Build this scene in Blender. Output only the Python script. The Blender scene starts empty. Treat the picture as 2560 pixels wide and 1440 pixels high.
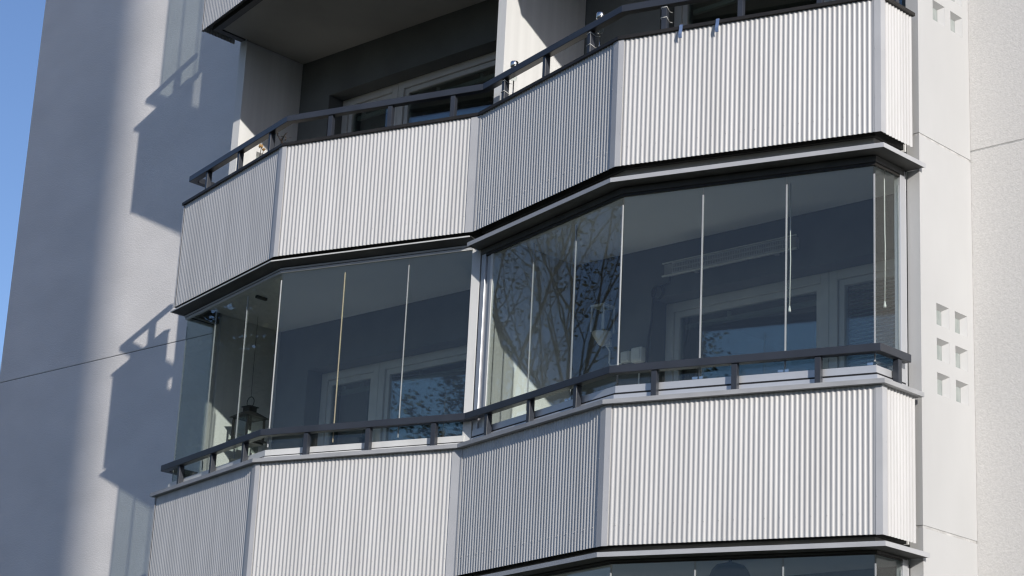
import bpy, math, random
from mathutils import Vector, Matrix
random.seed(7)
S = bpy.context.scene
COL = S.collection
R = math.radians
H = 2.8                                   # floor to floor; z = 0 is the foot of the open balcony's parapet
GROUND = -6.9

# ------------------------------------------------------------------ materials
def nt_mat(name):
    m = bpy.data.materials.new(name); m.use_nodes = True
    nt = m.node_tree; nt.nodes.clear()
    out = nt.nodes.new('ShaderNodeOutputMaterial')
    return m, nt, out
def node(nt, t, **kw):
    n = nt.nodes.new(t)
    for k, v in kw.items():
        if k.startswith('i_'):
            n.inputs[k[2:].replace('_', ' ')].default_value = v
        else:
            setattr(n, k, v)
    return n
def c4(c): return (c[0], c[1], c[2], 1.0)
def surf(name, col, col2=None, rough=.6, spec=.4, metal=0., scale=3., detail=6., bump=0., bscale=60., bdist=.01,
         stretch=(1, 1, 1), lo=.35, hi=.65, coat=0.):
    """painted or mineral surface: two tones mixed by large noise, fine bump"""
    m, nt, out = nt_mat(name); L = nt.links.new
    p = node(nt, 'ShaderNodeBsdfPrincipled')
    p.inputs['Roughness'].default_value = rough; p.inputs['Metallic'].default_value = metal
    p.inputs['Specular IOR Level'].default_value = spec
    if coat: p.inputs['Coat Weight'].default_value = coat
    tc = node(nt, 'ShaderNodeTexCoord'); mp = node(nt, 'ShaderNodeMapping')
    mp.inputs['Scale'].default_value = stretch
    L(tc.outputs['Object'], mp.inputs['Vector'])
    n = node(nt, 'ShaderNodeTexNoise'); n.inputs['Scale'].default_value = scale; n.inputs['Detail'].default_value = detail
    L(mp.outputs[0], n.inputs['Vector'])
    r = node(nt, 'ShaderNodeValToRGB')
    r.color_ramp.elements[0].position = lo; r.color_ramp.elements[1].position = hi
    r.color_ramp.elements[0].color = c4(col2 or col); r.color_ramp.elements[1].color = c4(col)
    L(n.outputs[0], r.inputs[0]); L(r.outputs[0], p.inputs['Base Color'])
    if bump:
        b = node(nt, 'ShaderNodeTexNoise'); b.inputs['Scale'].default_value = bscale; b.inputs['Detail'].default_value = 4.
        L(mp.outputs[0], b.inputs['Vector'])
        bp = node(nt, 'ShaderNodeBump'); bp.inputs['Strength'].default_value = bump; bp.inputs['Distance'].default_value = bdist
        L(b.outputs[0], bp.inputs['Height']); L(bp.outputs[0], p.inputs['Normal'])
    L(p.outputs[0], out.inputs[0])
    return m
def glass(name, tint=(.93, .965, .95), dust=.007, n=1.52, wave=.02):
    m, nt, out = nt_mat(name); L = nt.links.new
    geo = node(nt, 'ShaderNodeNewGeometry')
    ior = node(nt, 'ShaderNodeMapRange'); ior.inputs[3].default_value = n; ior.inputs[4].default_value = 1 / n
    L(geo.outputs['Backfacing'], ior.inputs[0])
    fr = node(nt, 'ShaderNodeFresnel'); L(ior.outputs[0], fr.inputs['IOR'])
    tr = node(nt, 'ShaderNodeBsdfTransparent'); tr.inputs[0].default_value = c4(tint)
    gl = node(nt, 'ShaderNodeBsdfGlossy'); gl.inputs['Roughness'].default_value = 0.0
    ns = node(nt, 'ShaderNodeTexNoise'); ns.inputs['Scale'].default_value = 1.1; ns.inputs['Detail'].default_value = 1.
    tc = node(nt, 'ShaderNodeTexCoord'); L(tc.outputs['Object'], ns.inputs['Vector'])
    bp = node(nt, 'ShaderNodeBump'); bp.inputs['Strength'].default_value = wave; bp.inputs['Distance'].default_value = .05
    L(ns.outputs[0], bp.inputs['Height']); L(bp.outputs[0], gl.inputs['Normal'])
    mx = node(nt, 'ShaderNodeMixShader')
    L(fr.outputs[0], mx.inputs[0]); L(tr.outputs[0], mx.inputs[1]); L(gl.outputs[0], mx.inputs[2])
    df = node(nt, 'ShaderNodeBsdfDiffuse'); df.inputs[0].default_value = (.75, .75, .72, 1)      # dust film
    m2 = node(nt, 'ShaderNodeMixShader'); m2.inputs[0].default_value = dust
    L(mx.outputs[0], m2.inputs[1]); L(df.outputs[0], m2.inputs[2])
    L(m2.outputs[0], out.inputs[0])
    return m
def leafmat(name, a, b):
    m, nt, out = nt_mat(name); L = nt.links.new
    p = node(nt, 'ShaderNodeBsdfPrincipled'); p.inputs['Roughness'].default_value = .6
    g = node(nt, 'ShaderNodeNewGeometry')
    r = node(nt, 'ShaderNodeValToRGB'); r.color_ramp.elements[0].color = c4(a); r.color_ramp.elements[1].color = c4(b)
    L(g.outputs['Random Per Island'], r.inputs[0]); L(r.outputs[0], p.inputs['Base Color'])
    L(p.outputs[0], out.inputs[0])
    return m

M = {}
M['corr'] = surf('ribbed_sheet_paint', (.625, .617, .605), (.552, .545, .534), rough=.36, spec=.55, scale=7., bump=.05, bscale=420., bdist=.002, stretch=(1, 1, .10), coat=.15)
M['trim'] = surf('grey_trim_paint', (.505, .51, .525), (.465, .47, .485), rough=.42, scale=4., bump=.04, bscale=300., bdist=.002)
M['trim_dk'] = surf('under_frame_paint', (.085, .085, .08), (.06, .06, .058), rough=.6, scale=5.)
M['flash'] = surf('grey_flashing_paint', (.50, .505, .52), (.45, .455, .47), rough=.42, scale=6., stretch=(1, 1, 3), bump=.05, bscale=30., bdist=.004)
M['closing'] = surf('soffit_closing_paint', (.55, .535, .51), (.47, .46, .44), rough=.7, scale=5.)
M['capgrey'] = surf('coping_paint', (.42, .425, .435), (.36, .365, .375), rough=.45, scale=6., stretch=(1, 1, 3), bump=.04, bscale=40., bdist=.004)
M['capblack'] = surf('dark_coping', (.018, .016, .015), (.028, .025, .022), rough=.55, scale=8.)
M['rail'] = surf('charcoal_rail_paint', (.040, .045, .057), (.032, .036, .046), rough=.38, spec=.5, scale=5., bump=.03, bscale=120., bdist=.002)
M['alu'] = surf('anodised_aluminium', (.60, .61, .63), (.55, .56, .58), rough=.34, spec=.5, metal=.35, scale=4., stretch=(1, 1, .2))
M['alu_white'] = surf('white_profile_paint', (.72, .72, .70), (.62, .62, .60), rough=.45, scale=5., stretch=(1, 1, .3))
M['seal'] = surf('pane_seal', (.44, .455, .465), (.37, .385, .395), rough=.3, scale=6.)
M['seal_y'] = surf('yellowed_pane_seal', (.50, .46, .30), (.42, .36, .26), rough=.4, scale=3., stretch=(1, 1, 2))
M['gasket'] = surf('black_gasket', (.015, .015, .016), rough=.6)
M['glass'] = glass('balcony_glass', (.948, .978, .966))
M['winglass'] = glass('window_glass', (.88, .91, .90), .002, 1.95, .004)
M['winglass2'] = glass('clear_window_glass', (.93, .95, .945), .002, 1.6, .004)
M['stucco_l'] = surf('grey_render', (.855, .826, .803), (.775, .75, .729), rough=.95, spec=.15, scale=.9, detail=9., bump=.42, bscale=62., bdist=.010, stretch=(1, 1, 1.9))
M['stucco_r'] = surf('pale_render', (.772, .752, .72), (.70, .682, .652), rough=.95, spec=.15, scale=40., detail=4., bump=.28, bscale=75., bdist=.012)
M['white_wall'] = surf('white_painted_concrete', (.56, .56, .554), (.52, .52, .514), rough=.75, spec=.25, scale=1.3, detail=8., bump=.12, bscale=18., bdist=.01, stretch=(1, 1, .5))
M['side_wall'] = surf('offwhite_board', (.77, .77, .755), (.70, .70, .686), rough=.8, spec=.2, scale=2., bump=.06, bscale=20., bdist=.006, stretch=(1, 6, .15))
M['joint'] = surf('joint_mortar', (.60, .595, .58), (.46, .455, .44), rough=.9, scale=14., bump=.6, bscale=40., bdist=.012)
M['joint_dk'] = surf('dark_joint_sealant', (.27, .27, .27), (.20, .20, .20), rough=.8, scale=10.)
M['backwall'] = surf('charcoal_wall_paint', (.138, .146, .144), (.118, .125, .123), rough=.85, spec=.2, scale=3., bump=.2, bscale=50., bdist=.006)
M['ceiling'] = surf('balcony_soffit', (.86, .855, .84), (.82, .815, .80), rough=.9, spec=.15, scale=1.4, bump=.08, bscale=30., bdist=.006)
M['ceiling_dim'] = surf('dimmed_soffit', (.42, .41, .38), (.36, .352, .33), rough=.9, spec=.15, scale=1.4, bump=.08, bscale=30., bdist=.006)  # darker soffit copy: dimmer light over the open balcony put into the colour
M['floor_bounce'] = surf('bounce_floor', (.76, .75, .72), (.70, .69, .66), rough=.6, scale=5.)  # hidden floor made pale to bounce light up to the glazed ceiling
M['floor_grey'] = surf('grey_concrete_floor', (.16, .158, .15), (.12, .118, .112), rough=.9, scale=5.)
M['frame'] = surf('white_window_frame', (.58, .57, .545), (.52, .51, .49), rough=.5, scale=5.)
M['blind'] = surf('blind_slats', (.86, .85, .82), (.82, .81, .78), rough=.5, scale=5.)
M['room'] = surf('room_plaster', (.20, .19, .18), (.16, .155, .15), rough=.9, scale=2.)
M['white_plastic'] = surf('white_plastic', (.70, .70, .67), (.63, .63, .6), rough=.4, scale=8.)
M['heater'] = surf('heater_grey', (.40, .40, .41), (.32, .32, .33), rough=.45, metal=.2, scale=8.)
M['black'] = surf('black_iron', (.012, .012, .013), (.02, .02, .02), rough=.45, scale=8.)
M['chrome'] = surf('brushed_steel', (.70, .69, .67), (.6, .59, .57), rough=.2, metal=1., scale=12.)
M['blue'] = surf('blue_plastic', (.15, .215, .37), (.12, .18, .32), rough=.45, scale=12.)
M['bulb'] = surf('warm_tan_ring', (.62, .42, .25), (.5, .33, .2), rough=.5, scale=10.)
M['shade'] = surf('dark_green_shade', (.030, .036, .030), (.02, .024, .02), rough=.6, scale=6.)
M['clay'] = surf('terracotta', (.32, .14, .08), (.25, .11, .06), rough=.85, scale=9.)
M['soil'] = surf('soil', (.05, .035, .025), rough=1., scale=20.)
M['twig'] = surf('twig_bark', (.05, .036, .026), (.03, .022, .017), rough=.9, scale=12.)
M['petal'] = surf('dry_orange_petals', (.56, .36, .15), (.45, .28, .12), rough=.8, scale=30.)
M['bark'] = surf('tree_bark', (.028, .023, .019), (.014, .012, .01), rough=.95, scale=6., stretch=(1, 1, .25), bump=.6, bscale=12., bdist=.03)
M['leaf'] = leafmat('leaves_dark', (.022, .034, .012), (.055, .062, .018))
M['leaf2'] = leafmat('leaves_mixed', (.02, .028, .01), (.045, .045, .016))
M['concrete'] = surf('tower_concrete', (.40, .39, .37), (.34, .33, .31), rough=.9, scale=.6)
M['darkglass'] = surf('tower_glazing', (.03, .035, .04), rough=.08, spec=.6)
M['roofing'] = surf('roof_felt', (.06, .06, .06), rough=.9)
M['glassblock'] = surf('glass_block', (.38, .41, .395), (.29, .325, .31), rough=.15, spec=.7, scale=9., bump=.25, bscale=22., bdist=.01, stretch=(1, 3, 1))

# ------------------------------------------------------------------ mesh builder
class MB:
    def __init__(s): s.v = []; s.f = []; s.smooth = []
    def add(s, vs, fs, smooth=False):
        o = len(s.v); s.v += [tuple(q) for q in vs]
        for f in fs: s.f.append(tuple(i + o for i in f)); s.smooth.append(smooth)
        return s
    def box(s, x0, x1, y0, y1, z0, z1):
        return s.add([(x0, y0, z0), (x1, y0, z0), (x1, y1, z0), (x0, y1, z0), (x0, y0, z1), (x1, y0, z1), (x1, y1, z1), (x0, y1, z1)],
                     [(0, 3, 2, 1), (4, 5, 6, 7), (0, 1, 5, 4), (1, 2, 6, 5), (2, 3, 7, 6), (3, 0, 4, 7)])
    def obox(s, o, ux, uy, x0, x1, y0, y1, z0, z1):
        """box in a plan frame: origin o (2D), unit axes ux, uy"""
        vs = []
        for z in (z0, z1):
            for a, b in ((x0, y0), (x1, y0), (x1, y1), (x0, y1)):
                vs.append((o[0] + ux[0] * a + uy[0] * b, o[1] + ux[1] * a + uy[1] * b, z))
        return s.add(vs, [(0, 3, 2, 1), (4, 5, 6, 7), (0, 1, 5, 4), (1, 2, 6, 5), (2, 3, 7, 6), (3, 0, 4, 7)])
    def prism(s, poly, z0, z1):
        """poly counter-clockwise in plan"""
        n = len(poly)
        vs = [(p[0], p[1], z0) for p in poly] + [(p[0], p[1], z1) for p in poly]
        fs = [tuple(range(n - 1, -1, -1)), tuple(range(n, 2 * n))]
        fs += [(i, (i + 1) % n, (i + 1) % n + n, i + n) for i in range(n)]
        return s.add(vs, fs)
    def ribbon(s, rows, closed=True, smooth=False):
        """rows: list of equal-length cross-sections (3D); skin between them, cap the ends"""
        n = len(rows[0]); vs = [q for r in rows for q in r]; fs = []
        for i in range(len(rows) - 1):
            for j in range(n if closed else n - 1):
                k = (j + 1) % n
                fs.append((i * n + j, (i + 1) * n + j, (i + 1) * n + k, i * n + k))
        if closed:
            fs.append(tuple(range(n))); b = (len(rows) - 1) * n
            fs.append(tuple(range(b + n - 1, b - 1, -1)))
        return s.add(vs, fs, smooth)
    def tube(s, pts, rad, n=8, smooth=True):
        pts = [Vector(p) for p in pts]
        rad = rad if isinstance(rad, (list, tuple)) else [rad] * len(pts)
        rows = []; up = None
        for i, p in enumerate(pts):
            t = (pts[min(i + 1, len(pts) - 1)] - pts[max(i - 1, 0)])
            if t.length < 1e-9: t = Vector((0, 0, 1))
            t.normalize()
            if up is None: up = t.orthogonal().normalized()
            a = (up - t * up.dot(t))
            if a.length < 1e-6: a = t.orthogonal()
            a.normalize(); up = a; b = t.cross(a)
            rows.append([tuple(p + (a * math.cos(2 * math.pi * k / n) + b * math.sin(2 * math.pi * k / n)) * rad[i]) for k in range(n)])
        rows = [list(reversed(r)) for r in rows]
        return s.ribbon(rows, True, smooth)
    def lathe(s, prof, c=(0, 0, 0), n=24, smooth=True):
        """prof: (radius, z) from bottom to top"""
        rows = [[(c[0] + r * math.cos(-2 * math.pi * k / n), c[1] + r * math.sin(-2 * math.pi * k / n), c[2] + z) for k in range(n)] for r, z in prof]
        return s.ribbon(rows, True, smooth)
    def build(s, name, mat, parent=None, bevel=0.):
        me = bpy.data.meshes.new(name); me.from_pydata(s.v, [], s.f); me.update()
        me.polygons.foreach_set('use_smooth', s.smooth)
        me.materials.append(mat)
        o = bpy.data.objects.new(name, me); COL.objects.link(o)
        if parent:
            o.parent = parent
            if parent.type == 'EMPTY': o.matrix_parent_inverse = Matrix.Translation(-parent.location)
        if bevel:
            b = o.modifiers.new('bevel', 'BEVEL'); b.width = bevel; b.segments = 2; b.limit_method = 'ANGLE'; b.angle_limit = R(40)
        return o
def tag(o, label=None, cat=None, group=None, kind=None):
    if label: o['label'] = label
    if cat: o['category'] = cat
    if group: o['group'] = group
    if kind: o['kind'] = kind
    return o
def empty(name, loc, label, cat, group=None):
    o = bpy.data.objects.new(name, None); COL.objects.link(o); o.location = loc; o.empty_display_size = .2
    return tag(o, label, cat, group)

# ------------------------------------------------------------------ plan of the zigzag front
CH = [(-3.868, .432), (-3.868, .012), (-1.888, -.487), (0., 0.), (1.908, -.492), (3.852, .030), (3.858, .44)]
def nrm(a, b):
    dx, dy = b[0] - a[0], b[1] - a[1]; l = math.hypot(dx, dy)
    return (dx / l, dy / l), (-dy / l, dx / l), l
def offs(d):
    """the whole front line moved inwards by d, mitred"""
    out = []
    for i, p in enumerate(CH):
        if i == 0 or i == len(CH) - 1:
            t, n, l = nrm(CH[0], CH[1]) if i == 0 else nrm(CH[-2], CH[-1])
            out.append((p[0] + n[0] * d, p[1] + n[1] * d)); continue
        _, n1, _ = nrm(CH[i - 1], p); _, n2, _ = nrm(p, CH[i + 1])
        k = d / (1 + n1[0] * n2[0] + n1[1] * n2[1])
        out.append((p[0] + (n1[0] + n2[0]) * k, p[1] + (n1[1] + n2[1]) * k))
    return out
SPAN = {'L': (0, 3), 'R': (3, 6)}
def line(d, side, trim=None):
    a, b = SPAN[side]; q = offs(d)[a:b + 1]
    return q
def band(mb, side, d0, d1, z0, z1, gap=.003, ext=0.):
    """mitred strip following the front between offsets d0<d1 and heights z0..z1"""
    o, i = line(d0, side), line(d1, side)
    # keep neighbours apart at the valley, stretch the end at the wall
    def shift(pts, k, other, amt):
        t, _, l = nrm(pts[k], pts[other]); pts[k] = (pts[k][0] + t[0] * amt, pts[k][1] + t[1] * amt)
    v, e = (-1, 0) if side == 'L' else (0, -1)
    vo, eo = (-2, 1) if side == 'L' else (1, -2)
    for p in (o, i):
        shift(p, v, vo, gap)
        if ext: shift(p, e, eo, -ext)
    rows = [[(o[k][0], o[k][1], z0), (o[k][0], o[k][1], z1), (i[k][0], i[k][1], z1), (i[k][0], i[k][1], z0)] for k in range(len(o))]
    return mb.ribbon(rows)

PITCH = .0366; AMP = .0037
def corrugated(a, b, z0, z1, s0, s1, phase=0.):
    """ribbed sheet between two plan points, trimmed by s0 / s1 at the ends, 1.2 mm thick"""
    t, n, l = nrm(a, b); mb = MB(); N = 10
    cnt = max(2, int((l - s0 - s1) / PITCH * N)); fr = []; bk = []
    for k in range(cnt + 1):
        s_ = s0 + (l - s0 - s1) * k / cnt
        w = math.sin(2 * math.pi * (s_ / PITCH) + phase)
        w = math.copysign(abs(w) ** 1.0, w)                    # slightly flattened crests
        d = w * AMP
        fr.append((a[0] + t[0] * s_ + n[0] * d, a[1] + t[1] * s_ + n[1] * d))
        bk.append((a[0] + t[0] * s_ + n[0] * (d + .0014), a[1] + t[1] * s_ + n[1] * (d + .0014)))
    m = len(fr)
    vs = [(p[0], p[1], z0) for p in fr] + [(p[0], p[1], z1) for p in fr] + [(p[0], p[1], z0) for p in bk] + [(p[0], p[1], z1) for p in bk]
    fs = []; 
    mb.v = vs + vs
    for k in range(m - 1):
        mb.f += [(k, k + 1, m + k + 1, m + k), (2 * m + k + 1, 2 * m + k, 3 * m + k, 3 * m + k + 1),
                 (4 * m + k + 1, 4 * m + k, 6 * m + k, 6 * m + k + 1), (5 * m + k, 5 * m + k + 1, 7 * m + k + 1, 7 * m + k)]
        mb.smooth += [True, True, False, False]
    # screw heads
    step = 3 * PITCH; s_ = s0 + step * .75 + .004
    while s_ < l - s1 - .02:
        kk = round((s_ / PITCH) - .75) ; sc = (kk + .75) * PITCH
        for z in (z0 + .14, z1 - .30):
            cx, cy = a[0] + t[0] * sc - n[0] * (AMP + .001), a[1] + t[1] * sc - n[1] * (AMP + .001)
            r = .0045
            ring = [(cx + t[0] * r * math.cos(q) , cy + t[1] * r * math.cos(q), z + r * math.sin(q)) for q in [i * math.pi / 3 for i in range(6)]]
            tip = (cx - n[0] * .003, cy - n[1] * .003, z)
            if z == z0 + .14 or kk % 9 == 0:
                mb.add(ring + [tip], [(i, (i + 1) % 6, 6) for i in range(6)])
        s_ += step
    return mb

def facets(side):
    a, b = SPAN[side]
    return [(CH[k], CH[k + 1]) for k in range(a, b)]

# ------------------------------------------------------------------ one balcony
POSTS = {0: [.39, 1.06, 1.69], 1: [.45, 1.05, 1.665]}
def balcony(side, lv, label, open_top):
    z = lv * H; a, b = SPAN[side]
    cx = -1.93 if side == 'L' else 1.93
    root = empty('balcony', (cx, .3, z), label, 'balcony', 'balconies with ribbed parapets')
    # slab (its underside is the ceiling of the balcony below)
    inn = line(.165, side)
    xa, xb = (-3.725, -.045) if side == 'L' else (.055, 3.75)
    poly = []
    if side == 'L':
        poly = [(xa, 1.195), (xa, inn[1][1])] if False else [(inn[0][0], 1.195), (inn[0][0], .5)]
        poly = [(-3.725, 1.195), (-3.725, .45), inn[0], inn[1], inn[2], (-.045, inn[3][1] - .0), (-.045, 1.195)]
        poly[2] = (inn[0][0], .45) if inn[0][0] > -3.725 else (-3.70, .44)
        poly = [(-3.725, 1.195), (-3.725, .46), (inn[1][0], .46), inn[1], inn[2], (-.045, inn[3][1]), (-.045, 1.195)]
    else:
        poly = [(.055, 1.195), (.055, inn[0][1]), inn[1], inn[2], (inn[2][0], .50), (3.75, .50), (3.75, 1.195)]
    MB().prism(poly, z + .015, z + .29).build('slab', M['ceiling_dim'] if lv == 1 else M['ceiling'], root)
    MB().prism([(x_ + (.004 if x_ < cx else -.004), y_) for x_, y_ in poly], z + .2905, z + .298).build('floor_covering', M['floor_bounce'] if lv == -1 else M['floor_grey'], root)
    # steel edge frame that carries the sheets
    eb = MB(); band(eb, side, .085, .155, z + .005, z + .22, gap=.01)
    eb.build('edge_beam', M['trim_dk'], root)
    kb = MB(); band(kb, side, .018, .08, z + .045, z + .10, gap=.012)
    band(kb, side, .018, .05, z + .50, z + .56, gap=.012)
    kb.build('support_rail', M['trim_dk'], root)
    zt = z + 1.0
    # ribbed sheets, one per face
    for k, (p, q) in enumerate(facets(side)):
        corrugated(p, q, z, zt, .012, .012, phase=.6 * k).build('corrugated_panel', M['corr'], root)
    # folded corner strips
    for k in range(a, b + 1):
        if k in (0, 6): continue
        if k == 3 and side == 'R': continue
        p = CH[k]; mb = MB()
        fl = .052; o1, o2 = -.0085, -.0065
        if k == 3:
            pass
        t1, n1, l1 = nrm(CH[k - 1], p); t2, n2, l2 = nrm(p, CH[k + 1])
        w1, w2 = (fl, fl)
        if k == 1: w1, w2 = (.03, .012)
        if k == 3: w1, w2 = (.075, .028)
        if k in (2, 4): w1, w2 = (.062, .042)
        if k == 5: w1, w2 = (.042, .05)
        def off(d): return offs(d)[k]
        def row(pt): return pt
        A0, A1 = off(o1), off(o2)
        L0 = (p[0] - t1[0] * w1 + n1[0] * o1, p[1] - t1[1] * w1 + n1[1] * o1); L1 = (L0[0] + n1[0] * .003, L0[1] + n1[1] * .003)
        R0 = (p[0] + t2[0] * w2 + n2[0] * o1, p[1] + t2[1] * w2 + n2[1] * o1); R1 = (R0[0] + n2[0] * .003, R0[1] + n2[1] * .003)
        rows = [[(u[0], u[1], z - .004), (u[0], u[1], zt), (w[0], w[1], zt), (w[0], w[1], z - .004)] for u, w in ((L0, L1), (A0, A1), (R0, R1))]
        mb.ribbon(rows)
        for (tt, nn, w, sg) in ((t1, n1, w1, -1), (t2, n2, w2, 1)):
            if w < .03: continue
            for zz in (.25, .62):
                c = (p[0] + tt[0] * sg * (w - .008) + nn[0] * (o1 - .001), p[1] + tt[1] * sg * (w - .008) + nn[1] * (o1 - .001))
                r = .0042
                ring = [(c[0] + tt[0] * r * math.cos(qq), c[1] + tt[1] * r * math.cos(qq), z + zz + r * math.sin(qq)) for qq in [i * math.pi / 3 for i in range(6)]]
                mb.add(ring + [(c[0] - nn[0] * .003, c[1] - nn[1] * .003, z + zz)], [(i, (i + 1) % 6, 6) for i in range(6)])
        mb.build('corner_trim', M['trim'], root)
    if lv == -1:
        ib = MB(); band(ib, side, .156, .163, z + .30, z + 1.0, gap=.03); ib.build('bounce_board', M['ceiling'], root)  # unseen pale board, added to bounce light inside the glazed balcony
    # coping
    cp = MB()
    if open_top:
        band(cp, side, -.022, .075, z + 1.002, z + 1.027, gap=.0, ext=-.035 if side == 'L' else 0.)
        cp.build('coping', M['capblack'], root)
        ct = z + 1.027
    else:
        band(cp, side, -.046, .14, z + 1.002, z + 1.034, gap=.002, ext=.03 if side == 'R' else -.035)
        cp.build('coping', M['capgrey'], root)
        ct = z + 1.034
    # posts and handrail
    d0 = .02
    fac = facets(side)
    lists = []
    if side == 'L': lists = [(0, [.17]), (1, POSTS[0]), (2, POSTS[1])]
    else: lists = [(0, [.30, .90, 1.52]), (1, [.345, .95, 1.555]), (2, [.26])]
    for fi, ss in lists:
        p, q = fac[fi]; t, n, l = nrm(p, q)
        for s_ in ss:
            pb = MB(); pb.obox(p, t, n, s_ - .021, s_ + .021, d0 + .006, d0 + .052, ct + .0005, z + 1.237)
            pb.obox(p, t, n, s_ - .005, s_ + .005, d0 + .022, d0 + .032, z + 1.296, z + 1.3)      # rivet
            pb.build('post', M['rail'], root, bevel=.003)
    hr = MB(); band(hr, side, d0 - .006, d0 + .058, z + 1.238, z + 1.295, gap=-.001, ext=-.03)
    hr.build('handrail', M['rail'], root, bevel=.004)
    return root

# ------------------------------------------------------------------ flashing under the balconies (drip strip over the glazing below)
def flashing(side, lv, parent):
    z = lv * H + (.051 if lv == -1 and side == 'R' else 0.)
    mb = MB()
    if side == 'R':
        band(mb, side, -.048, -.045, z - .137, z - .104, gap=-.02, ext=.075)       # upstand
        mb.build('drip_flashing', M['flash'], parent)
        us = MB(); band(us, side, -.0445, .125, z - .137, z - .133, gap=-.012, ext=.06); us.build('under_sheet', M['trim_dk'], parent)  # shade of the flashing's underside put into this dark colour
        cl = MB(); band(cl, side, .115, .155, z - .133, z + .004, gap=.012); cl.build('closing_plate', M['closing'], parent)
    else:
        o, i = line(-.024, side), line(.10, side)
        rows = [[(o[k][0], o[k][1], z - .050), (o[k][0], o[k][1], z - .046), (i[k][0], i[k][1], z - .078), (i[k][0], i[k][1], z - .082)] for k in range(4)]
        us = MB(); us.ribbon(rows); us.build('under_sheet', M['trim_dk'], parent)  # underside shade put into the colour; the white lip is its lit edge
        band(mb, side, -.031, -.0245, z - .053, z - .043, gap=.01); mb.build('drip_flashing', M['alu_white'], parent)
        cl = MB(); band(cl, side, .102, .15, z - .085, z + .004, gap=.012); cl.build('closing_plate', M['trim_dk'], parent)

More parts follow.
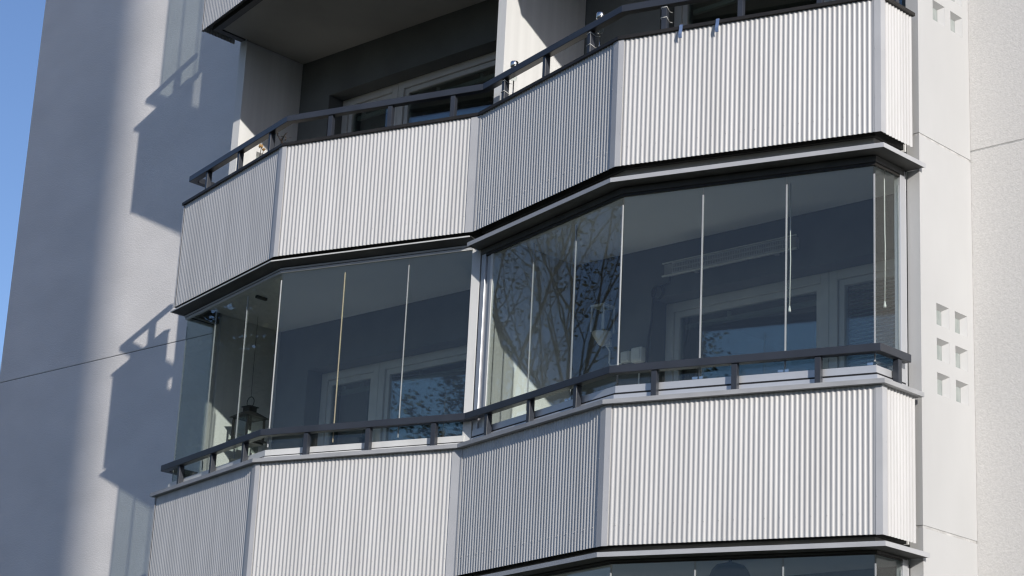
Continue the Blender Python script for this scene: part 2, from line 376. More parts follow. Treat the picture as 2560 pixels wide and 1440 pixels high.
# ------------------------------------------------------------------ frameless glazing on a parapet
def glazing(side, lv, label, seal_mats=None):
    z = lv * H; cx = -1.93 if side == 'L' else 1.93
    root = empty('balcony_glazing', (cx, .2, z + 1.03), label, 'glazing', 'frameless balcony glazing')
    prof = M['alu_white'] if side == 'L' else M['alu']
    zb = z + 1.034; ztop = z + H - (.082 if side == 'L' else (.090 if lv == -2 else .141))
    # bottom track: two steps and a dark groove between
    if side == 'R':
        g = .03
        m1 = MB(); band(m1, side, .070, .150, zb + .0005, zb + .060, gap=g); m1.build('bottom_track', M['alu'], root)
        m2 = MB(); band(m2, side, .080, .140, zb + .0605, zb + .076, gap=g + .002); m2.build('track_groove', M['gasket'], root)
        m3 = MB(); band(m3, side, .085, .118, zb + .0765, zb + .128, gap=g); m3.build('glass_shoe', M['alu'], root)
        gb = zb + .128
    else:
        g = .05
        h1, h2, h3 = (.038, .046, .095) if lv != 1 else (.010, .013, .026)
        m1 = MB(); band(m1, side, .074, .145, zb + .0005, zb + h1, gap=g); m1.build('bottom_track', M['alu_white'], root)
        m2 = MB(); band(m2, side, .080, .140, zb + h1 + .0005, zb + h2, gap=g + .002); m2.build('track_groove', M['gasket'], root)
        m3 = MB(); band(m3, side, .078, .116, zb + h2 + .0005, zb + h3, gap=g); m3.build('glass_shoe', M['alu_white'], root)
        gb = zb + h3
    # head track
    if side == 'R':
        k1, k2 = (.045, .066) if lv != -2 else (.012, .022)
        t1 = MB(); band(t1, side, .080, .135, ztop - k1, ztop - .001, gap=g); t1.build('head_track', M['trim_dk'], root)
        t2 = MB(); band(t2, side, .090, .112, ztop - k2, ztop - k1 - .0005, gap=g); t2.build('head_shoe', M['capblack'], root)
        gt = ztop - k2
    else:
        t1 = MB(); band(t1, side, .080, .140, ztop - .016, ztop - .001, gap=g); t1.build('head_track', M['trim'], root)
        t3 = MB(); band(t3, side, .088, .130, ztop - .021, ztop - .0165, gap=g + .001); t3.build('head_groove', M['gasket'], root)
        t2 = MB(); band(t2, side, .086, .116, ztop - .034, ztop - .0215, gap=g); t2.build('head_shoe', M['trim'], root)
        t4 = MB(); band(t4, side, .088, .110, ztop - .041, ztop - .0345, gap=g); t4.build('head_lip', M['alu_white'], root)
        gt = ztop - .041
    D = .10; tilt = random.Random(lv * 7 + (3 if side == 'R' else 1))
    ch = line(D, side)
    for fi in range(3):
        p, q = ch[fi], ch[fi + 1]; t, n, l = nrm(p, q)
        ends = (0, l)
        if side == 'L':
            cuts = {0: [0.03, l - .006], 1: [.006, l / 3, 2 * l / 3, l - .006], 2: [.006, .645, 1.27, l - .075]}[fi]
        else:
            cuts = {0: [.20, .79, 1.365, l - .006], 1: [.006, .632, 1.267, l - .006], 2: [.006, l - .04]}[fi]
        for k in range(len(cuts) - 1):
            s0, s1 = cuts[k] + .004, cuts[k + 1] - .004
            e0, e1 = tilt.uniform(-.0018, .0018), tilt.uniform(-.0018, .0018)
            pl_ = lambda s_, d_: (p[0] + t[0] * s_ + n[0] * d_, p[1] + t[1] * s_ + n[1] * d_)
            g_ = MB(); g_.prism([pl_(s0, e0), pl_(s1, e1), pl_(s1, e1 + .008), pl_(s0, e0 + .008)], gb + .0005, gt - .0005)
            pane = g_.build('glass_pane', M['glass'], root)
            # edge strips between the panes
            last = k == len(cuts) - 2
            w = .0035 if side == 'L' else (.0035 if fi == 0 and k == 0 else .009)
            if last and fi == 2: w = .004
            mt = M['seal']
            if side == 'L' and fi == 2 and k == 0: mt = M['seal_y']
            if side == 'L': w = .0045 if fi != 0 else .0035
            e = MB(); e.obox(p, t, n, s1 + .0003, s1 + .0003 + w, -.001, .010, gb + .03, gt - .06)
            e.build('edge_seal', mt, pane)
            if side == 'R' and fi == 1 or (side == 'R' and fi == 0 and k == 1):
                h_ = MB(); h_.obox(p, t, n, s1 - .045, s1 - .004, -.007, -.0025, gb + .004, gb + .022)
                h_.obox(p, t, n, s1 + .006, s1 + .035, -.007, -.0025, gb + .004, gb + .022) if not last else None
                h_.build('clip', M['chrome'], pane)
            if fi == 1 and k == 0 and side == 'R' or fi == 0 and side == 'L':
                pass
    # end posts
    e1 = MB()
    if side == 'L':
        p, q = ch[2], ch[3]; t, n, l = nrm(p, q)
        e1.obox(p, t, n, l - .074, l + .006, -.015, .05, zb + .0005, ztop - .002)
        e1.build('end_post', M['alu_white'], root, bevel=.003)
        e2 = MB(); e2.obox(p, t, n, l + .02, l + .066, .025, .07, zb + .0005, ztop - .002); e2.build('end_post', M['alu_white'], root, bevel=.003)
        p, q = ch[0], ch[1]; t, n, l = nrm(p, q)
        e3 = MB(); e3.obox(p, t, n, -.012, .026, -.012, .04, zb + .0005, ztop - .002); e3.build('end_post', M['alu_white'], root, bevel=.003)
    else:
        p, q = ch[0], ch[1]; t, n, l = nrm(p, q)
        e1.obox(p, t, n, .035, .095, -.012, .045, zb + .0005, ztop - .002); e1.build('end_post', M['alu'], root, bevel=.003)
        e2 = MB(); e2.obox(p, t, n, .1, .155, .005, .035, zb + .0005, ztop - .002); e2.build('end_post', M['trim'], root, bevel=.003)
        e4 = MB(); e4.obox(p, t, n, .16, .195, -.004, .02, zb + .0005, ztop - .002); e4.build('end_post', M['alu_white'], root, bevel=.003)
        p, q = ch[2], ch[3]; t, n, l = nrm(p, q)
        e3 = MB(); e3.obox(p, t, n, l - .04, l + .02, -.012, .04, zb + .0005, ztop - .002); e3.build('end_post', M['alu'], root, bevel=.003)
        e5 = MB(); e5.obox(p, t, n, l + .022, l + .055, .0, .03, zb + .0005, ztop - .002); e5.build('end_post', M['trim'], root, bevel=.003)
    return root

names = {
 ('L', 1): 'ribbed balcony cut off by the top edge, dark underside above the open balcony',
 ('R', 1): 'ribbed balcony above the picture, over the open balcony with steel garden lights',
 ('L', 0): 'open ribbed balcony with black coping, left one, holding the dried orange flower',
 ('R', 0): 'open ribbed balcony with black coping and blue hooks, next to the square glass blocks',
 ('L', -1): 'ribbed balcony with grey coping under the glazing with a yellowed joint',
 ('R', -1): 'ribbed balcony with grey coping under the glazing with two pull cords',
 ('L', -2): 'lowest ribbed balcony on the left, below the picture edge',
 ('R', -2): 'lowest ribbed balcony on the right, below the dark glass at the picture edge'}
for lv in (1, 0, -1, -2):
    for side in 'LR':
        b = balcony(side, lv, names[(side, lv)], lv == 0)
        if lv in (0, -1): flashing(side, lv, b)
glazing('L', -1, 'clear folding glass screen in front of the black lantern, one joint yellowed')
glazing('R', -1, 'clear folding glass screen reflecting a bare tree, two pull cords behind it')
glazing('L', 1, 'glass screen on the topmost balcony, above the picture, casting a thin line on the wall')
glazing('R', -2, 'dark glass screen at the bottom edge with a hanging lampshade behind it')
glazing('L', -2, 'dark glass screen mostly below the bottom edge, left of the one with the lampshade')

# ------------------------------------------------------------------ the building
bld = empty('apartment_building', (0, 1.2, GROUND), 'pale rendered apartment block carrying the zigzag ribbed balconies', 'building')
ZB, ZT = GROUND, 9.6
def wall_segments(x0, x1, joints, mat, jmat, g, name, y0=1.2, y1=1.42, rec=.006):
    zs = [ZB] + sorted(joints) + [ZT]; mb = MB()
    for k in range(len(zs) - 1):
        mb.box(x0, x1, y0, y1, zs[k] + (g / 2 if k else 0), zs[k + 1] - (g / 2 if k < len(zs) - 2 else 0))
    w = mb.build(name, mat, bld, bevel=.004)
    for j in joints: MB().box(x0 + .002, x1 - .002, y0 + rec, y1 - .01, j - g / 2 - .001, j + g / 2 + .001).build('panel_joint', jmat, w)
    return w
JW = [.171 + k * H for k in (-2, -1, 0, 1, 2, 3)]
wall_segments(-8.54, -3.735, [.171 - 2 * H, .171, .171 + 2 * H], M['stucco_l'], M['joint_dk'], .008, 'facade_wall', rec=.006)
wall_segments(3.765, 8.5, [.206 - 2 * H, .206, .206 + 2 * H], M['stucco_r'], M['joint'], .012, 'facade_wall', rec=.004)
# rest of the body and roof
MB().box(-8.535, -8.3, 1.43, 11.2, ZB, ZT).build('end_wall', M['stucco_l'], bld)
MB().box(8.25, 8.49, 1.43, 11.2, ZB, ZT).build('end_wall', M['stucco_l'], bld)
MB().box(-8.29, 8.24, 11.0, 11.2, ZB, ZT).build('rear_wall', M['stucco_l'], bld)
MB().box(-8.7, 8.7, 1.0, 11.4, ZT + .002, ZT + .3).build('roof', M['roofing'], bld)
# side partitions and the white fin on the right
BLK_Y = [.705, .948]; BLK_Z = [1.578, 1.327, 1.080]; BS = .165
def fin(x0, x1, yf, name, mat, blocks, joints, outer):
    g = .02; mb = MB(); zs = [ZB] + joints + [ZT]
    for k in range(len(zs) - 1):
        a = zs[k] + (g / 2 if k else 0); b = zs[k + 1] - (g / 2 if k < len(zs) - 2 else 0)
        if not blocks: mb.box(x0, x1, yf, 1.197, a, b); continue
        # pieces round the block openings
        ys = [yf, BLK_Y[0], BLK_Y[0] + BS, BLK_Y[1], BLK_Y[1] + BS, 1.197]
        base = (round((zs[k] - .13) / H)) * H if k else -3 * H
        cuts = sorted([base + q for q in BLK_Z])
        for (ya, yb, hole) in zip(ys[:-1], ys[1:], (0, 1, 0, 1, 0)):
            if not hole: mb.box(x0, x1, ya, yb, a, b); continue
            lo = a
            for c in cuts:
                if c < a or c + .155 > b: continue
                mb.box(x0, x1, ya, yb, lo, c); lo = c + .155
            mb.box(x0, x1, ya, yb, lo, b)
    w = mb.build(name, mat, bld)
    for j in joints: MB().box(x0 + .004, x1 - .004, yf + .004, 1.19, j - g / 2 - .001, j + g / 2 + .001).build('panel_joint', M['joint'], w)
    if blocks:
        mid = (x0 + x1) / 2
        for k in range(-2, 3):
            for q in BLK_Z:
                zz = k * H + q
                if zz > ZT - .3: continue
                for y in BLK_Y:
                    gb = MB().box(mid - .012, mid + .012, y + .012, y + BS - .012, zz + .012, zz + .143)
                    o = gb.build('glass_block', M['glassblock'], w)
                    fb = MB(); xo = x1 - .0005; xm = mid + .013; ye = y + BS - .0004; ze = zz + .1546
                    fb.add([(xo, ye, zz + .0004), (xm, ye, zz + .0004), (xm, ye - .040, zz + .0004), (xo, ye, ze), (xm, ye, ze), (xm, ye - .040, ze)],
                           [(0, 1, 2), (3, 5, 4), (0, 3, 4, 1), (1, 4, 5, 2), (2, 5, 3, 0)])
                    ya, yb2 = y + .0004, ye - .001
                    fb.add([(xo, ya, ze), (xm, ya, ze), (xm, ya, ze - .028), (xo, yb2, ze), (xm, yb2, ze), (xm, yb2, ze - .028)],
                           [(0, 2, 1), (3, 4, 5), (0, 1, 4, 3), (1, 2, 5, 4), (2, 0, 3, 5)])
                    fb.build('splayed_reveal', M['white_wall'], w)
                    fb = MB()
                    fb.box(mid - .016, mid + .016, y + .0005, y + .0115, zz + .0005, zz + .1545); fb.box(mid - .016, mid + .016, y + BS - .0115, y + BS - .0005, zz + .0005, zz + .1545)
                    fb.box(mid - .016, mid + .016, y + .012, y + BS - .012, zz + .0005, zz + .0115); fb.box(mid - .016, mid + .016, y + .012, y + BS - .012, zz + .1435, zz + .1545)
                    fb.build('block_frame', M['white_wall'], w)
    return w
FJ = [.129 + k * H for k in (-2, -1, 0, 1, 2, 3)]
fin(3.760, 3.862, .505, 'side_fin', M['white_wall'], True, FJ, 1)
fin(-3.832, -3.73, .468, 'side_fin', M['side_wall'], True, FJ, -1)
fin(-.042, .052, .195, 'partition_wall', M['side_wall'], False, FJ, 0)

# dark back wall with openings; recess .2 deep
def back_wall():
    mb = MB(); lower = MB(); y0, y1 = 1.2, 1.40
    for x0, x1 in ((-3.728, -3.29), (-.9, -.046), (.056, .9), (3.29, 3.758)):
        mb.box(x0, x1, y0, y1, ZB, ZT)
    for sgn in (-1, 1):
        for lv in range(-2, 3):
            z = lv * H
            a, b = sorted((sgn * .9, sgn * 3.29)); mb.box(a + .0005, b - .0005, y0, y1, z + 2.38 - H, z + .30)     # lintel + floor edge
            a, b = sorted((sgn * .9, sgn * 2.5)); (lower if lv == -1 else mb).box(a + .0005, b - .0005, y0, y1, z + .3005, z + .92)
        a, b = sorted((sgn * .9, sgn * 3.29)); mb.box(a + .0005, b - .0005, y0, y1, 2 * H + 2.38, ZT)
    mb.build('back_wall', M['backwall'], bld); lower.build('bounce_parapet', M['ceiling'], bld)  # hidden wall below the window made pale, a reflector for the ceiling
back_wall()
def window_set(sgn, lv, blind):
    z = lv * H; yf, yb = 1.385, 1.46
    def bx(mb, a, b, y0, y1, z0, z1):
        a, b = sorted((sgn * a, sgn * b)); mb.box(a, b, y0, y1, z0, z1)
    top = z + 2.378
    for kind, a, b, zb in (('window', .902, 2.498, z + .923), ('balcony_door', 2.502, 3.288, z + .305)):
        f = MB(); w = .075
        bx(f, a, a + w, yf, yb, zb, top); bx(f, b - w, b, yf, yb, zb, top)
        bx(f, a + w, b - w, yf, yb, top - w, top); bx(f, a + w, b - w, yf, yb, zb, zb + w)
        fo = f.build(kind, M['frame'], bld, bevel=.003)
        s = MB(); q = .048; a2, b2, z2, t2 = a + w + .003, b - w - .003, zb + w + .003, top - w - .003
        bx(s, a2, a2 + q, yf + .02, yb - .005, z2, t2); bx(s, b2 - q, b2, yf + .02, yb - .005, z2, t2)
        bx(s, a2 + q, b2 - q, yf + .02, yb - .005, t2 - q, t2); bx(s, a2 + q, b2 - q, yf + .02, yb - .005, z2, z2 + (q if kind == 'window' else .3))
        s.build('sash', M['frame'], fo, bevel=.002)
        g = MB(); [bx(g, a2 + q - .004, b2 - q + .004, yf + .034 + .016 * k3, yf + .038 + .016 * k3, z2 + q - .004, t2 - q + .004) for k3 in range(3)]; g.build('pane', M['winglass2'] if blind and kind == 'balcony_door' else M['winglass'], fo)
        if kind == 'window' or not blind:
            h = MB(); bx(h, a2 + q + .01, b2 - q - .01, yf + .085, yf + .115, t2 - q - .085, t2 - q - .045); 
            for xx in (.3, .7): bx(h, a2 + q + (b2 - a2) * xx, a2 + q + (b2 - a2) * xx + .02, yf + .085, yf + .115, t2 - q - .045, t2 - q)
            h.build('blind_rail', M['blind'], fo)
        else:
            h = MB(); zz = z2 + q + .25
            while zz < t2 - q - .02:
                x0, x1 = sorted((sgn * (a2 + q + .008), sgn * (b2 - q - .008)))
                h.add([(x0, yf + .075, zz), (x1, yf + .075, zz), (x1, yf + .098, zz + .016), (x0, yf + .098, zz + .016),
                       (x0, yf + .075, zz + .0015), (x1, yf + .075, zz + .0015), (x1, yf + .098, zz + .0175), (x0, yf + .098, zz + .0175)],
                      [(0, 3, 2, 1), (4, 5, 6, 7), (0, 1, 5, 4), (1, 2, 6, 5), (2, 3, 7, 6), (3, 0, 4, 7)])
                zz += .031
            h.build('blind', M['blind'], fo)
for lv in (-2, -1, 0, 1):
    for sgn in (-1, 1): window_set(sgn, lv, sgn == 1 and lv == -1)
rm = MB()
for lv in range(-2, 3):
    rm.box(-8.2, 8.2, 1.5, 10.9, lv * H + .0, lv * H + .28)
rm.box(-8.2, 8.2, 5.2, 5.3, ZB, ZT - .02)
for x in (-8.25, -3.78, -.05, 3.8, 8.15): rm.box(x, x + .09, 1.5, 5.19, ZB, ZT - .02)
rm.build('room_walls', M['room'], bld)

# ------------------------------------------------------------------ small things on the balconies
# heater on the back wall of the right glazed balcony
he = empty('patio_heater', (1.77, 1.1, -.25), 'long slim grey radiant heater with slotted grille on the dark back wall', 'heater')
MB().box(1.13, 2.42, 1.06, 1.11, -.30, -.205).build('body', M['heater'], he, bevel=.006)
gr = MB()
for zz in (-.292, -.252, -.213): gr.box(1.22, 2.33, 1.048, 1.0595, zz - .004, zz + .004)
x = 1.225
while x < 2.33:
    gr.box(x, x + .006, 1.052, 1.0585, -.288, -.217); x += .0165
gr.build('grille', M['alu'], he)
lp = MB(); lp.box(1.12, 2.43, 1.045, 1.0575, -.312, -.301); lp.box(1.12, 2.43, 1.045, 1.0575, -.204, -.196); lp.build('rim', M['alu_white'], he)
bk = MB(); bk.box(1.35, 1.39, 1.1105, 1.199, -.28, -.22); bk.box(2.14, 2.18, 1.1105, 1.199, -.28, -.22); bk.build('bracket', M['heater'], he)
# its cable with a coil
cab = MB(); pts = [(1.16, 1.10, -.31), (1.10, 1.17, -.325), (1.03, 1.185, -.33)]
for k in range(0, 33):
    a = -k / 16 * 2 * math.pi + math.pi / 2
    pts.append((.975 + .055 * math.cos(a), 1.185 - .0005 * k, -.385 + .058 * math.sin(a)))
pts += [(.925, 1.18, -.44), (.915, 1.185, -.60), (.885, 1.185, -.75), (.875, 1.185, -.86), (.885, 1.185, -.98)]
cab.tube(pts, .0085, 6)
tag(cab.build('cable', M['black']), 'black cable coiled in a loop on the wall left of the heater, hanging down', 'cable')
# lantern lamp and sockets
wl = empty('wall_lamp', (.46, 1.12, -.55), 'white wall lamp with clear glass box and funnel shaped base behind the tree reflection', 'lamp')
g = MB(); w = .066
for sx in (-1, 1):
    for sy in (-1, 1): g.box(.465 + sx * w - .005, .465 + sx * w + .005, 1.10 + sy * w - .005, 1.10 + sy * w + .005, -.66, -.45)
g.box(.465 - w - .008, .465 + w + .008, 1.10 - w - .008, 1.10 + w + .008, -.4495, -.435); g.build('lamp_frame', M['white_plastic'], wl)
MB().box(.465 - w + .006, .465 + w - .006, 1.1 - w + .006, 1.1 + w - .006, -.655, -.452).build('lamp_glass', M['glass'], wl)
MB().lathe([(.012, -.775), (.03, -.765), (.05, -.735), (.078, -.69), (.086, -.665), (.084, -.661)], (.465, 1.10, 0), 20).build('base', M['white_plastic'], wl)
MB().tube([(.465, 1.10, -.65), (.465, 1.10, -.5)], .014, 8).build('bulb', M['white_plastic'], wl)
MB().box(.44, .49, 1.175, 1.199, -.76, -.70).build('mount', M['white_plastic'], wl)
cd = MB().tube([(.475, 1.15, -.765), (.475, 1.19, -.80), (.475, 1.19, -.90), (.49, 1.19, -.925), (.53, 1.19, -.93), (.60, 1.19, -.925), (.64, 1.19, -.905)], .0075, 8)
cd.build('conduit', M['white_plastic'], wl)
sb = empty('socket_box', (.672, 1.16, -.88), 'small rounded white socket box on the dark wall beside the lamp conduit', 'socket box')
MB().box(.625, .718, 1.145, 1.199, -.932, -.838).build('housing', M['white_plastic'], sb, bevel=.012)
MB().box(.638, .705, 1.138, 1.1445, -.918, -.852).build('cover', M['white_plastic'], sb, bevel=.006)
sb2 = empty('socket_box', (.80, 1.16, -.885), 'larger white junction box on the dark wall, conduit tail below it', 'socket box')
MB().box(.742, .858, 1.135, 1.199, -.95, -.825).build('housing', M['white_plastic'], sb2, bevel=.014)
MB().box(.757, .843, 1.127, 1.1345, -.934, -.841).build('cover', M['white_plastic'], sb2, bevel=.008)
MB().tube([(.719, 1.19, -.885), (.741, 1.19, -.885)], .0075, 8).build('conduit', M['white_plastic'], sb2)
MB().tube([(.80, 1.185, -.951), (.80, 1.185, -1.2), (.815, 1.185, -1.24)], .0075, 8).build('conduit', M['white_plastic'], sb2)
# pull cords
def cord(x, y, z0, z1, label):
    r = empty('pull_cord', (x, y, z1), label, 'cord', 'blind pull cords')
    MB().tube([(x - .002, y, z0), (x, y, (z0 + z1) / 2), (x + .003, y, (z0 + z1) / 2 - .1), (x - .002, y, z1 + .03)], .0042, 6).build('string', M['white_plastic'], r)
    MB().lathe([(.010, z1 - .012), (.0105, z1), (.005, z1 + .03), (.003, z1 + .034)], (x - .002, y, 0), 10).build('tassel', M['white_plastic'], r)
cord(2.90, .315, -.10, -1.06, 'white pull cord with cone tassel hanging before the wide window')
cord(3.70, .31, -.10, -1.16, 'white pull cord with cone tassel beside the fin, inside the corner glass')
# black lantern in the left glazed balcony
la = empty('lantern', (-3.46, .68, -1.19), 'black metal candle lantern with pitched lid hanging inside the left glazing', 'lantern')
X, Y, Z0 = -3.46, .68, -1.21
b = MB(); b.box(X - .125, X + .125, Y - .125, Y + .125, Z0, Z0 + .02); b.box(X - .105, X + .105, Y - .105, Y + .105, Z0 - .018, Z0 - .0005); b.build('base', M['black'], la)
b = MB()
for sx in (-1, 1):
    for sy in (-1, 1): b.box(X + sx * .10 - .009, X + sx * .10 + .009, Y + sy * .10 - .009, Y + sy * .10 + .009, Z0 + .0205, Z0 + .23)
b.build('corner_bar', M['black'], la)
MB().box(X - .09, X + .09, Y - .09, Y + .09, Z0 + .021, Z0 + .229).build('glass_case', M['glass'], la)
b = MB(); q = .135
b.add([(X - q, Y - q, Z0 + .2305), (X + q, Y - q, Z0 + .2305), (X + q, Y + q, Z0 + .2305), (X - q, Y + q, Z0 + .2305),
       (X - .05, Y - .05, Z0 + .29), (X + .05, Y - .05, Z0 + .29), (X + .05, Y + .05, Z0 + .29), (X - .05, Y + .05, Z0 + .29)],
      [(0, 3, 2, 1), (4, 5, 6, 7), (0, 1, 5, 4), (1, 2, 6, 5), (2, 3, 7, 6), (3, 0, 4, 7)])
b.box(X - .045, X + .045, Y - .045, Y + .045, Z0 + .2905, Z0 + .33); b.box(X - .058, X + .058, Y - .058, Y + .058, Z0 + .3305, Z0 + .34)
b.build('lid', M['black'], la)
rp = [(X + .05 * math.cos(a), Y, Z0 + .385 + .05 * math.sin(a)) for a in [k * math.pi / 10 for k in range(21)]]
MB().tube(rp, .004, 6).build('ring', M['black'], la)
MB().tube([(X, Y, Z0 + .436), (X, Y, .012)], .0022, 5).build('hanging_wire', M['black'], la)
MB().lathe([(.03, Z0 + .021), (.03, Z0 + .11), (.004, Z0 + .112), (.002, Z0 + .125)], (X, Y, 0), 12).build('candle', M['white_plastic'], la)
# ceiling bracket above the lantern
tag(MB().box(-2.96, -2.93, .22, .34, -.012, .012).build('ceiling_hook', M['black']), 'flat black hook plate under the ceiling behind the left glazing', 'hook')

# dried plants on the open left balcony
def potted(x, y, label, flower):
    zf = .292; r = empty('potted_plant', (x, y, zf), label, 'plant')
    MB().lathe([(.09, zf), (.11, zf + .16), (.125, zf + .2), (.125, zf + .23), (.112, zf + .23), (.10, zf + .2)], (x, y, 0), 20).build('pot', M['clay'], r)
    MB().lathe([(.098, zf + .17), (.101, zf + .205), (.02, zf + .21)], (x, y, 0), 16).build('soil', M['soil'], r)
    tw = MB(); rnd = random.Random(5 if flower else 11)
    if flower:
        tw.tube([(x, y, zf + .2), (x + .01, y, zf + .7), (x - .01, y, 1.55), (x, y, 1.63)], [.006, .005, .004, .003], 6)
        tw.tube([(x - .005, y, 1.5), (x + .03, y, 1.56), (x + .035, y, 1.60)], .003, 5)
        tw.build('stem', M['twig'], r)
        fl = MB()
        for (cx, cz, rr) in ((x, 1.65, .022), (x + .038, 1.61, .013)):
            for k in range(46):
                d = Vector((rnd.gauss(0, 1), rnd.gauss(0, 1), rnd.gauss(0, .8))).normalized() * rr * rnd.uniform(.4, 1.1)
                u = Vector((rnd.gauss(0, 1), rnd.gauss(0, 1), rnd.gauss(0, 1))).normalized() * .011; w = u.orthogonal().normalized() * .007
                c = Vector((cx, y, cz)) + d
                fl.add([tuple(c - u), tuple(c + w), tuple(c + u), tuple(c - w)], [(0, 1, 2, 3)])
        fl.build('blossom', M['petal'], r)
    else:
        tw.tube([(x, y, zf + .2), (x - .02, y, 1.1), (x - .01, y, 1.45), (x - .05, y, 1.62), (x - .14, y, 1.72)], [.014, .012, .011, .009, .005], 7)
        for k in range(18):
            z = rnd.uniform(1.3, 1.66); t = (z - 1.3) / .36
            p0 = Vector((x - .01 - .05 * t, y, z)); a = rnd.uniform(0, 6.28)
            d = Vector((math.cos(a), math.sin(a) * .6, rnd.uniform(-.1, .8))).normalized() * rnd.uniform(.04, .11)
            tw.tube([tuple(p0), tuple(p0 + d * .6 + Vector((0, 0, .012))), tuple(p0 + d)], [.006, .004, .002], 5)
        tw.build('stem', M['twig'], r)
        lf = MB()
        for k in range(70):
            z = rnd.uniform(1.3, 1.7); c = Vector((x - .04 + rnd.gauss(0, .05), y + rnd.gauss(0, .05), z))
            u = Vector((rnd.gauss(0, 1), rnd.gauss(0, 1), rnd.gauss(0, 1))).normalized() * .016; w = u.orthogonal().normalized() * .007
            lf.add([tuple(c - u), tuple(c + w), tuple(c + u), tuple(c - w)], [(0, 1, 2, 3)])
        lf.build('leaves', M['twig'], r)
    return r
potted(-3.05, .5, 'dry bare twig plant standing behind the parapet of the open left balcony', False)
potted(-3.41, .5, 'single dried orange flower on a thin stem on the open left balcony', True)

# steel garden torches strapped to the upper right railing
def torch(s_, label):
    p, q = CH[3], CH[4]; t, n, l = nrm(p, q); d = .09
    c = (p[0] + t[0] * s_ + n[0] * d, p[1] + t[1] * s_ + n[1] * d)
    r = empty('garden_torch', (c[0], c[1], 1.03), label, 'garden light', 'steel garden torches on the railing')
    MB().lathe([(.006, 1.335), (.028, 1.34), (.033, 1.345), (.033, 1.385), (.030, 1.39)], (c[0], c[1], 0), 20).build('cap', M['chrome'], r)
    MB().lathe([(.020, 1.225), (.026, 1.24), (.026, 1.334)], (c[0], c[1], 0), 18).build('lens', M['glass'], r)
    MB().lathe([(.012, 1.30), (.022, 1.305), (.022, 1.334)], (c[0], c[1], 0), 18).build('collar', M['chrome'], r)
    MB().tube([(c[0], c[1], 1.225), (c[0], c[1], 1.10), (c[0], c[1], 1.035)], [.005, .005, .003], 8).build('stake', M['chrome'], r)
    MB().tube([(c[0], c[1], 1.12), (c[0], c[1], 1.075)], .0075, 8).build('ferrule', M['white_plastic'], r)
def tie(fi_a, fi_b, s_, z, label):
    p, q = CH[fi_a], CH[fi_b]; t, n, l = nrm(p, q)
    mb = MB(); w, f, b = .0235, .0235, .0745
    ring = [(-w, f), (w, f), (w, b), (-w, b), (-w, f)]
    def pt(a, d, dz): return (p[0] + t[0] * (s_ + a) + n[0] * d, p[1] + t[1] * (s_ + a) + n[1] * d, z + dz)
    mb.tube([pt(-w, f, 0), pt(w, f, .002), pt(w, b, -.018), pt(-w, b, -.02), pt(-w, f, 0)], .0032, 6)
    mb.tube([pt(w, b, -.018), pt(w + .02, b + .012, -.024)], .002, 5)
    tag(mb.build('cable_tie', M['white_plastic']), label, 'cable tie', 'white cable ties round the posts')
torch(.355, 'steel topped garden torch strapped upright beside the white partition edge')
torch(1.575, 'steel topped garden torch strapped upright next to the bend in the dark handrail')
tie(3, 4, .30, 1.13, 'white cable tie low on the post by the white partition')
tie(3, 4, .30, 1.222, 'white cable tie just under the handrail on the post by the white partition')
tie(3, 4, 1.52, 1.125, 'white cable tie low on the post just left of the handrail bend')
tie(3, 4, 1.52, 1.222, 'white cable tie just under the handrail on the post left of the bend')
tie(4, 5, .345, 1.14, 'white cable tie low on the first post right of the handrail bend')
tie(4, 5, .345, 1.222, 'white cable tie under the handrail on the first post right of the bend')
# blue hooks over the coping
def hook(s_, label):
    p, q = CH[4], CH[5]; t, n, l = nrm(p, q); w = .013
    prof = [(.078, .985), (.078, 1.031), (-.0255, 1.031), (-.028, 1.0), (-.040, .955), (-.034, .925)]
    rows = []
    for (d, z) in prof:
        e = .0025
        rows.append([(p[0] + t[0] * (s_ + a) + n[0] * (d + dd), p[1] + t[1] * (s_ + a) + n[1] * (d + dd), z + dz)
                     for a, dd, dz in ((-w, 0, 0), (w, 0, 0), (w, -.0025, .0025), (-w, -.0025, .0025))])
    mb = MB().ribbon(rows)
    tag(mb.build('coping_hook', M['blue']), label, 'hook', 'blue hooks on the black coping')
hook(.508, 'flat blue hook hung over the black coping, the one nearer the handrail bend')
hook(.797, 'flat blue hook hung over the black coping, the one farther from the handrail bend')
# dome lamp under the lowest ceiling
pl = empty('pendant_lamp', (2.33, .42, -3.0), 'dark green dome lampshade hanging under the ceiling at the bottom edge', 'lamp')
MB().lathe([(.165, -3.03), (.163, -3.0), (.155, -2.93), (.13, -2.865), (.10, -2.83), (.04, -2.812), (.01, -2.81)], (2.33, .42, 0), 28).build('shade', M['shade'], pl)
MB().lathe([(.09, -3.055), (.10, -3.045), (.10, -3.0305)], (2.33, .42, 0), 24).build('light_ring', M['bulb'], pl)
MB().tube([(2.33, .42, -2.811), (2.33, .42, -2.786)], .012, 8).build('rod', M['black'], pl)

sd0 = (math.sin(R(64.6)), -math.cos(R(64.6)))
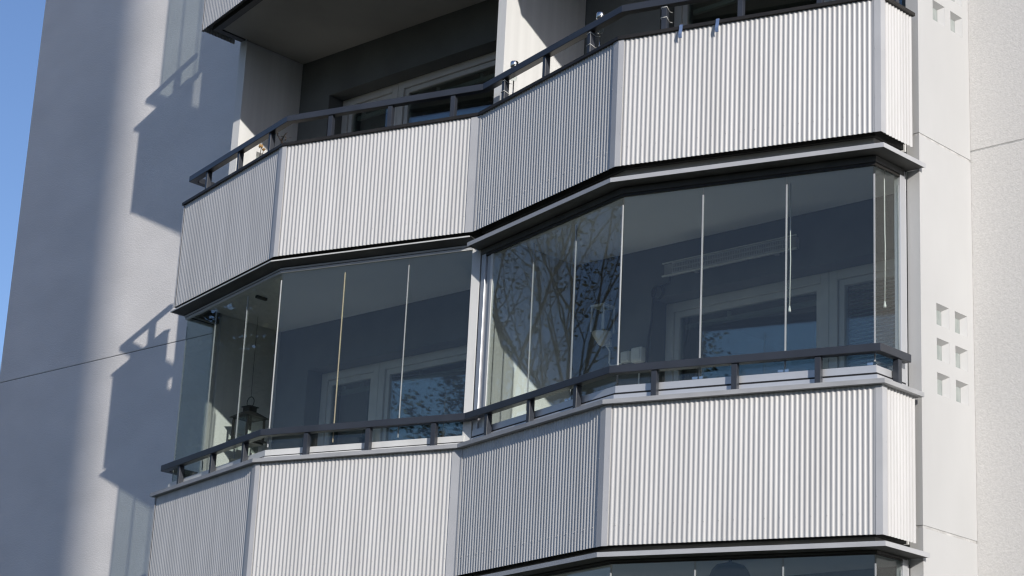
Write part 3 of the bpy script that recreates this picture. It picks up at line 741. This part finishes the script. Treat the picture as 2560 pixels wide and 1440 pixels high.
# ------------------------------------------------------------------ trees across the yard (seen in the glass)
def tree(x, y, h, seed, spread, leaves, lmat, label, lsz=.12, levels=5, tf=.30, kids0=4, keep=(.55, .8)):
    rnd = random.Random(seed)
    root = empty('tree', (x, y, GROUND), label, 'tree', 'trees across the yard')
    wood = MB(); tips = []
    def grow(p, d, L, r, lev):
        n = 4; pts = [p]; rad = [r]; q = p.copy(); dd = d.copy()
        for k in range(n):
            w_ = .02 if lev == 0 else .12
            dd = (dd + Vector((rnd.gauss(0, w_), rnd.gauss(0, w_), rnd.gauss(.04, .08)))).normalized()
            q = q + dd * (L / n); pts.append(q.copy()); rad.append(r * (1 - .42 * (k + 1) / n))
        wood.tube([tuple(a) for a in pts], rad, 7 if lev < 2 else (5 if lev < 4 else 3))
        if lev >= levels - 2: tips.extend((a.copy(), lev) for a in pts[1:])
        if lev >= levels: return
        kids = rnd.choice((2, 3, 3)) if lev else kids0
        for k in range(kids):
            i = n if k == 0 else rnd.randint(2, n)
            a = rnd.uniform(0, 6.283); tilt = rnd.uniform(.25, .75) * spread
            if k == 0: tilt *= .5
            side = dd.orthogonal().normalized(); side.rotate(Matrix.Rotation(a, 3, dd))
            nd = (dd * math.cos(tilt) + side * math.sin(tilt)).normalized()
            grow(pts[i], nd, L * rnd.uniform(.62, .82), rad[i] * rnd.uniform(*keep), lev + 1)
    r0 = h * .022 if tf < .4 else .20
    grow(Vector((x, y, GROUND - .1)), Vector((rnd.gauss(0, .02), rnd.gauss(0, .02), 1)).normalized(), h * tf, r0, 0)
    wood.build('trunk', M['bark'], root)
    lf = MB()
    if leaves:
        for k in range(leaves):
            c0, lev = rnd.choice(tips)
            c = c0 + Vector((rnd.gauss(0, .22), rnd.gauss(0, .22), rnd.gauss(0, .2)))
            u = Vector((rnd.gauss(0, 1), rnd.gauss(0, 1), rnd.gauss(0, .6))).normalized(); w = u.orthogonal().normalized(); w.rotate(Matrix.Rotation(rnd.uniform(0, 6.28), 3, u))
            a, b = lsz * rnd.uniform(.6, 1.3), lsz * rnd.uniform(.35, .7)
            lf.add([tuple(c - u * a), tuple(c + w * b), tuple(c + u * a), tuple(c - w * b)], [(0, 1, 2, 3)])
        lf.build('crown', lmat, root)
    return root
tree(-17.0, -6.2, 13.6, 3, .72, 4200, M['leaf2'], 'half bare tree across the yard, reflected in the right glazing', levels=7, tf=.42, lsz=.055, keep=(.66, .9))
tree(-18.7, -1.3, 12.6, 21, .46, 90000, M['leaf'], 'dense dark tree left of the building, reflected in the left glazing', lsz=.07)
tree(-19.3, -17.5, 18.0, 35, .80, 40000, M['leaf'], 'dark leafy tree far across the yard, reflected in the left window', lsz=.06)

# neighbouring tower behind the photographer: its corner puts the far end of the wall in shade
nb = empty('tower_block', (21.5, -17.0, GROUND), 'tall concrete tower block behind the viewer that shades the end of the wall', 'building')
MB().box(18.5, 24.95, -20.5, -13.8, GROUND, 22.).build('wall', M['concrete'], nb)
MB().box(18.3, 25.0, -20.7, -13.7, 22.001, 22.4).build('roof', M['roofing'], nb)
for k in range(9):
    wz = GROUND + 1.2 + k * 3.1
    MB().box(18.44, 18.499, -19.8, -14.6, wz, wz + 1.5).build('window', M['darkglass'], nb)
    MB().box(19.2, 24.2, -13.799, -13.74, wz, wz + 1.5).build('window', M['darkglass'], nb)

hs = empty('sky_blocker_house', (46, -21, GROUND), 'unseen four storey block behind the viewer, added to cut low sky light', 'building')  # unseen house, added to hold low sky light off the partitions
def house_box(u0, u1, v0, v1, z0, z1):
    return MB().obox((46.0, -21.0), (-sd0[1], sd0[0]), (sd0[0], sd0[1]), u0, u1, v0, v1, z0, z1)
house_box(-34, 30, 0, 12, GROUND, 6.0).build('wall', M['concrete'], hs)
house_box(-34.4, 30.4, -.4, 12.4, 6.001, 6.4).build('roof', M['roofing'], hs)
for k in range(4):
    for q in range(16):
        house_box(-32 + q * 3.9, -30 + q * 3.9, -.05, -.001, GROUND + 1.5 + k * 3.1, GROUND + 3. + k * 3.1).build('window', M['darkglass'], hs)

# ------------------------------------------------------------------ ground
m, nt, out = nt_mat('yard_grass'); L = nt.links.new
p = node(nt, 'ShaderNodeBsdfPrincipled'); p.inputs['Roughness'].default_value = .95
n = node(nt, 'ShaderNodeTexNoise'); n.inputs['Scale'].default_value = .8; n.inputs['Detail'].default_value = 8.
tc = node(nt, 'ShaderNodeTexCoord'); L(tc.outputs['Object'], n.inputs['Vector'])
r = node(nt, 'ShaderNodeValToRGB'); r.color_ramp.elements[0].color = (.045, .05, .022, 1); r.color_ramp.elements[1].color = (.10, .095, .05, 1)
L(n.outputs[0], r.inputs[0]); L(r.outputs[0], p.inputs['Base Color']); L(p.outputs[0], out.inputs[0])
g = MB().add([(-900, -900, GROUND), (900, -900, GROUND), (900, 900, GROUND), (-900, 900, GROUND)], [(0, 1, 2, 3)])
tag(g.build('ground', m), kind='structure')
pv = surf('path_asphalt', (.07, .07, .07), (.05, .05, .05), rough=.9, scale=4., bump=.3, bscale=60.)
g = MB().add([(-40, -6.5, GROUND + .004), (40, -6.5, GROUND + .004), (40, -3.0, GROUND + .004), (-40, -3.0, GROUND + .004)], [(0, 1, 2, 3)])
tag(g.build('path', pv), kind='structure')

# ------------------------------------------------------------------ light
SAZ, SEL = R(64.6), R(20.5)
sd = Vector((math.cos(SEL) * math.sin(SAZ), -math.cos(SEL) * math.cos(SAZ), math.sin(SEL)))
W = bpy.data.worlds.new('World'); S.world = W; W.use_nodes = True
nt = W.node_tree; bg = nt.nodes['Background']
sky = nt.nodes.new('ShaderNodeTexSky'); sky.sky_type = 'NISHITA'; sky.sun_disc = False
sky.sun_elevation = SEL; sky.sun_rotation = math.atan2(sd.x, sd.y)
sky.air_density = 1.0; sky.dust_density = 1.0; sky.ozone_density = 4.0; sky.altitude = 50
wb = nt.nodes.new('ShaderNodeMix'); wb.data_type = 'RGBA'; wb.blend_type = 'MULTIPLY'; wb.inputs[0].default_value = 1.
wb.inputs[7].default_value = (1.0, .95, 1.03, 1)                      # camera white balance
nt.links.new(sky.outputs[0], wb.inputs[6]); nt.links.new(wb.outputs[2], bg.inputs[0]); bg.inputs[1].default_value = .11
sl = bpy.data.lights.new('sun', 'SUN'); sl.energy = 3.15; sl.angle = R(.53); sl.color = (1., .955, .89)
so = bpy.data.objects.new('sun', sl); COL.objects.link(so)
so.rotation_euler = sd.to_track_quat('Z', 'Y').to_euler(); so.location = sd * 60

# ------------------------------------------------------------------ camera
cam = bpy.data.cameras.new('camera'); co = bpy.data.objects.new('camera', cam); COL.objects.link(co)
rx, ux, fx = Vector((0.73423599, 0.67724225, 0.04733333)), Vector((0.16345109, -0.24401533, 0.95589762)), Vector((-0.65892431, 0.69411775, 0.28986082))
mt = Matrix((rx, ux, -fx)).transposed().to_4x4(); mt.translation = Vector((11.22647358, -11.33984653, -5.29347203))
co.matrix_world = mt
cam.sensor_width = 36; cam.lens = 5191.62 / 2560 * 36; cam.clip_end = 3000; cam.clip_start = .1
S.camera = co
S.view_settings.view_transform = 'Standard'; S.view_settings.look = 'None'
S.view_settings.exposure = .3; S.view_settings.gamma = 1
S.render.engine = 'CYCLES'
S.cycles.transparent_max_bounces = 40; S.cycles.max_bounces = 8; S.cycles.diffuse_bounces = 6; S.cycles.glossy_bounces = 5
S.cycles.use_denoising = True
S.cycles.filter_width = 1.3
S.render.film_transparent = False
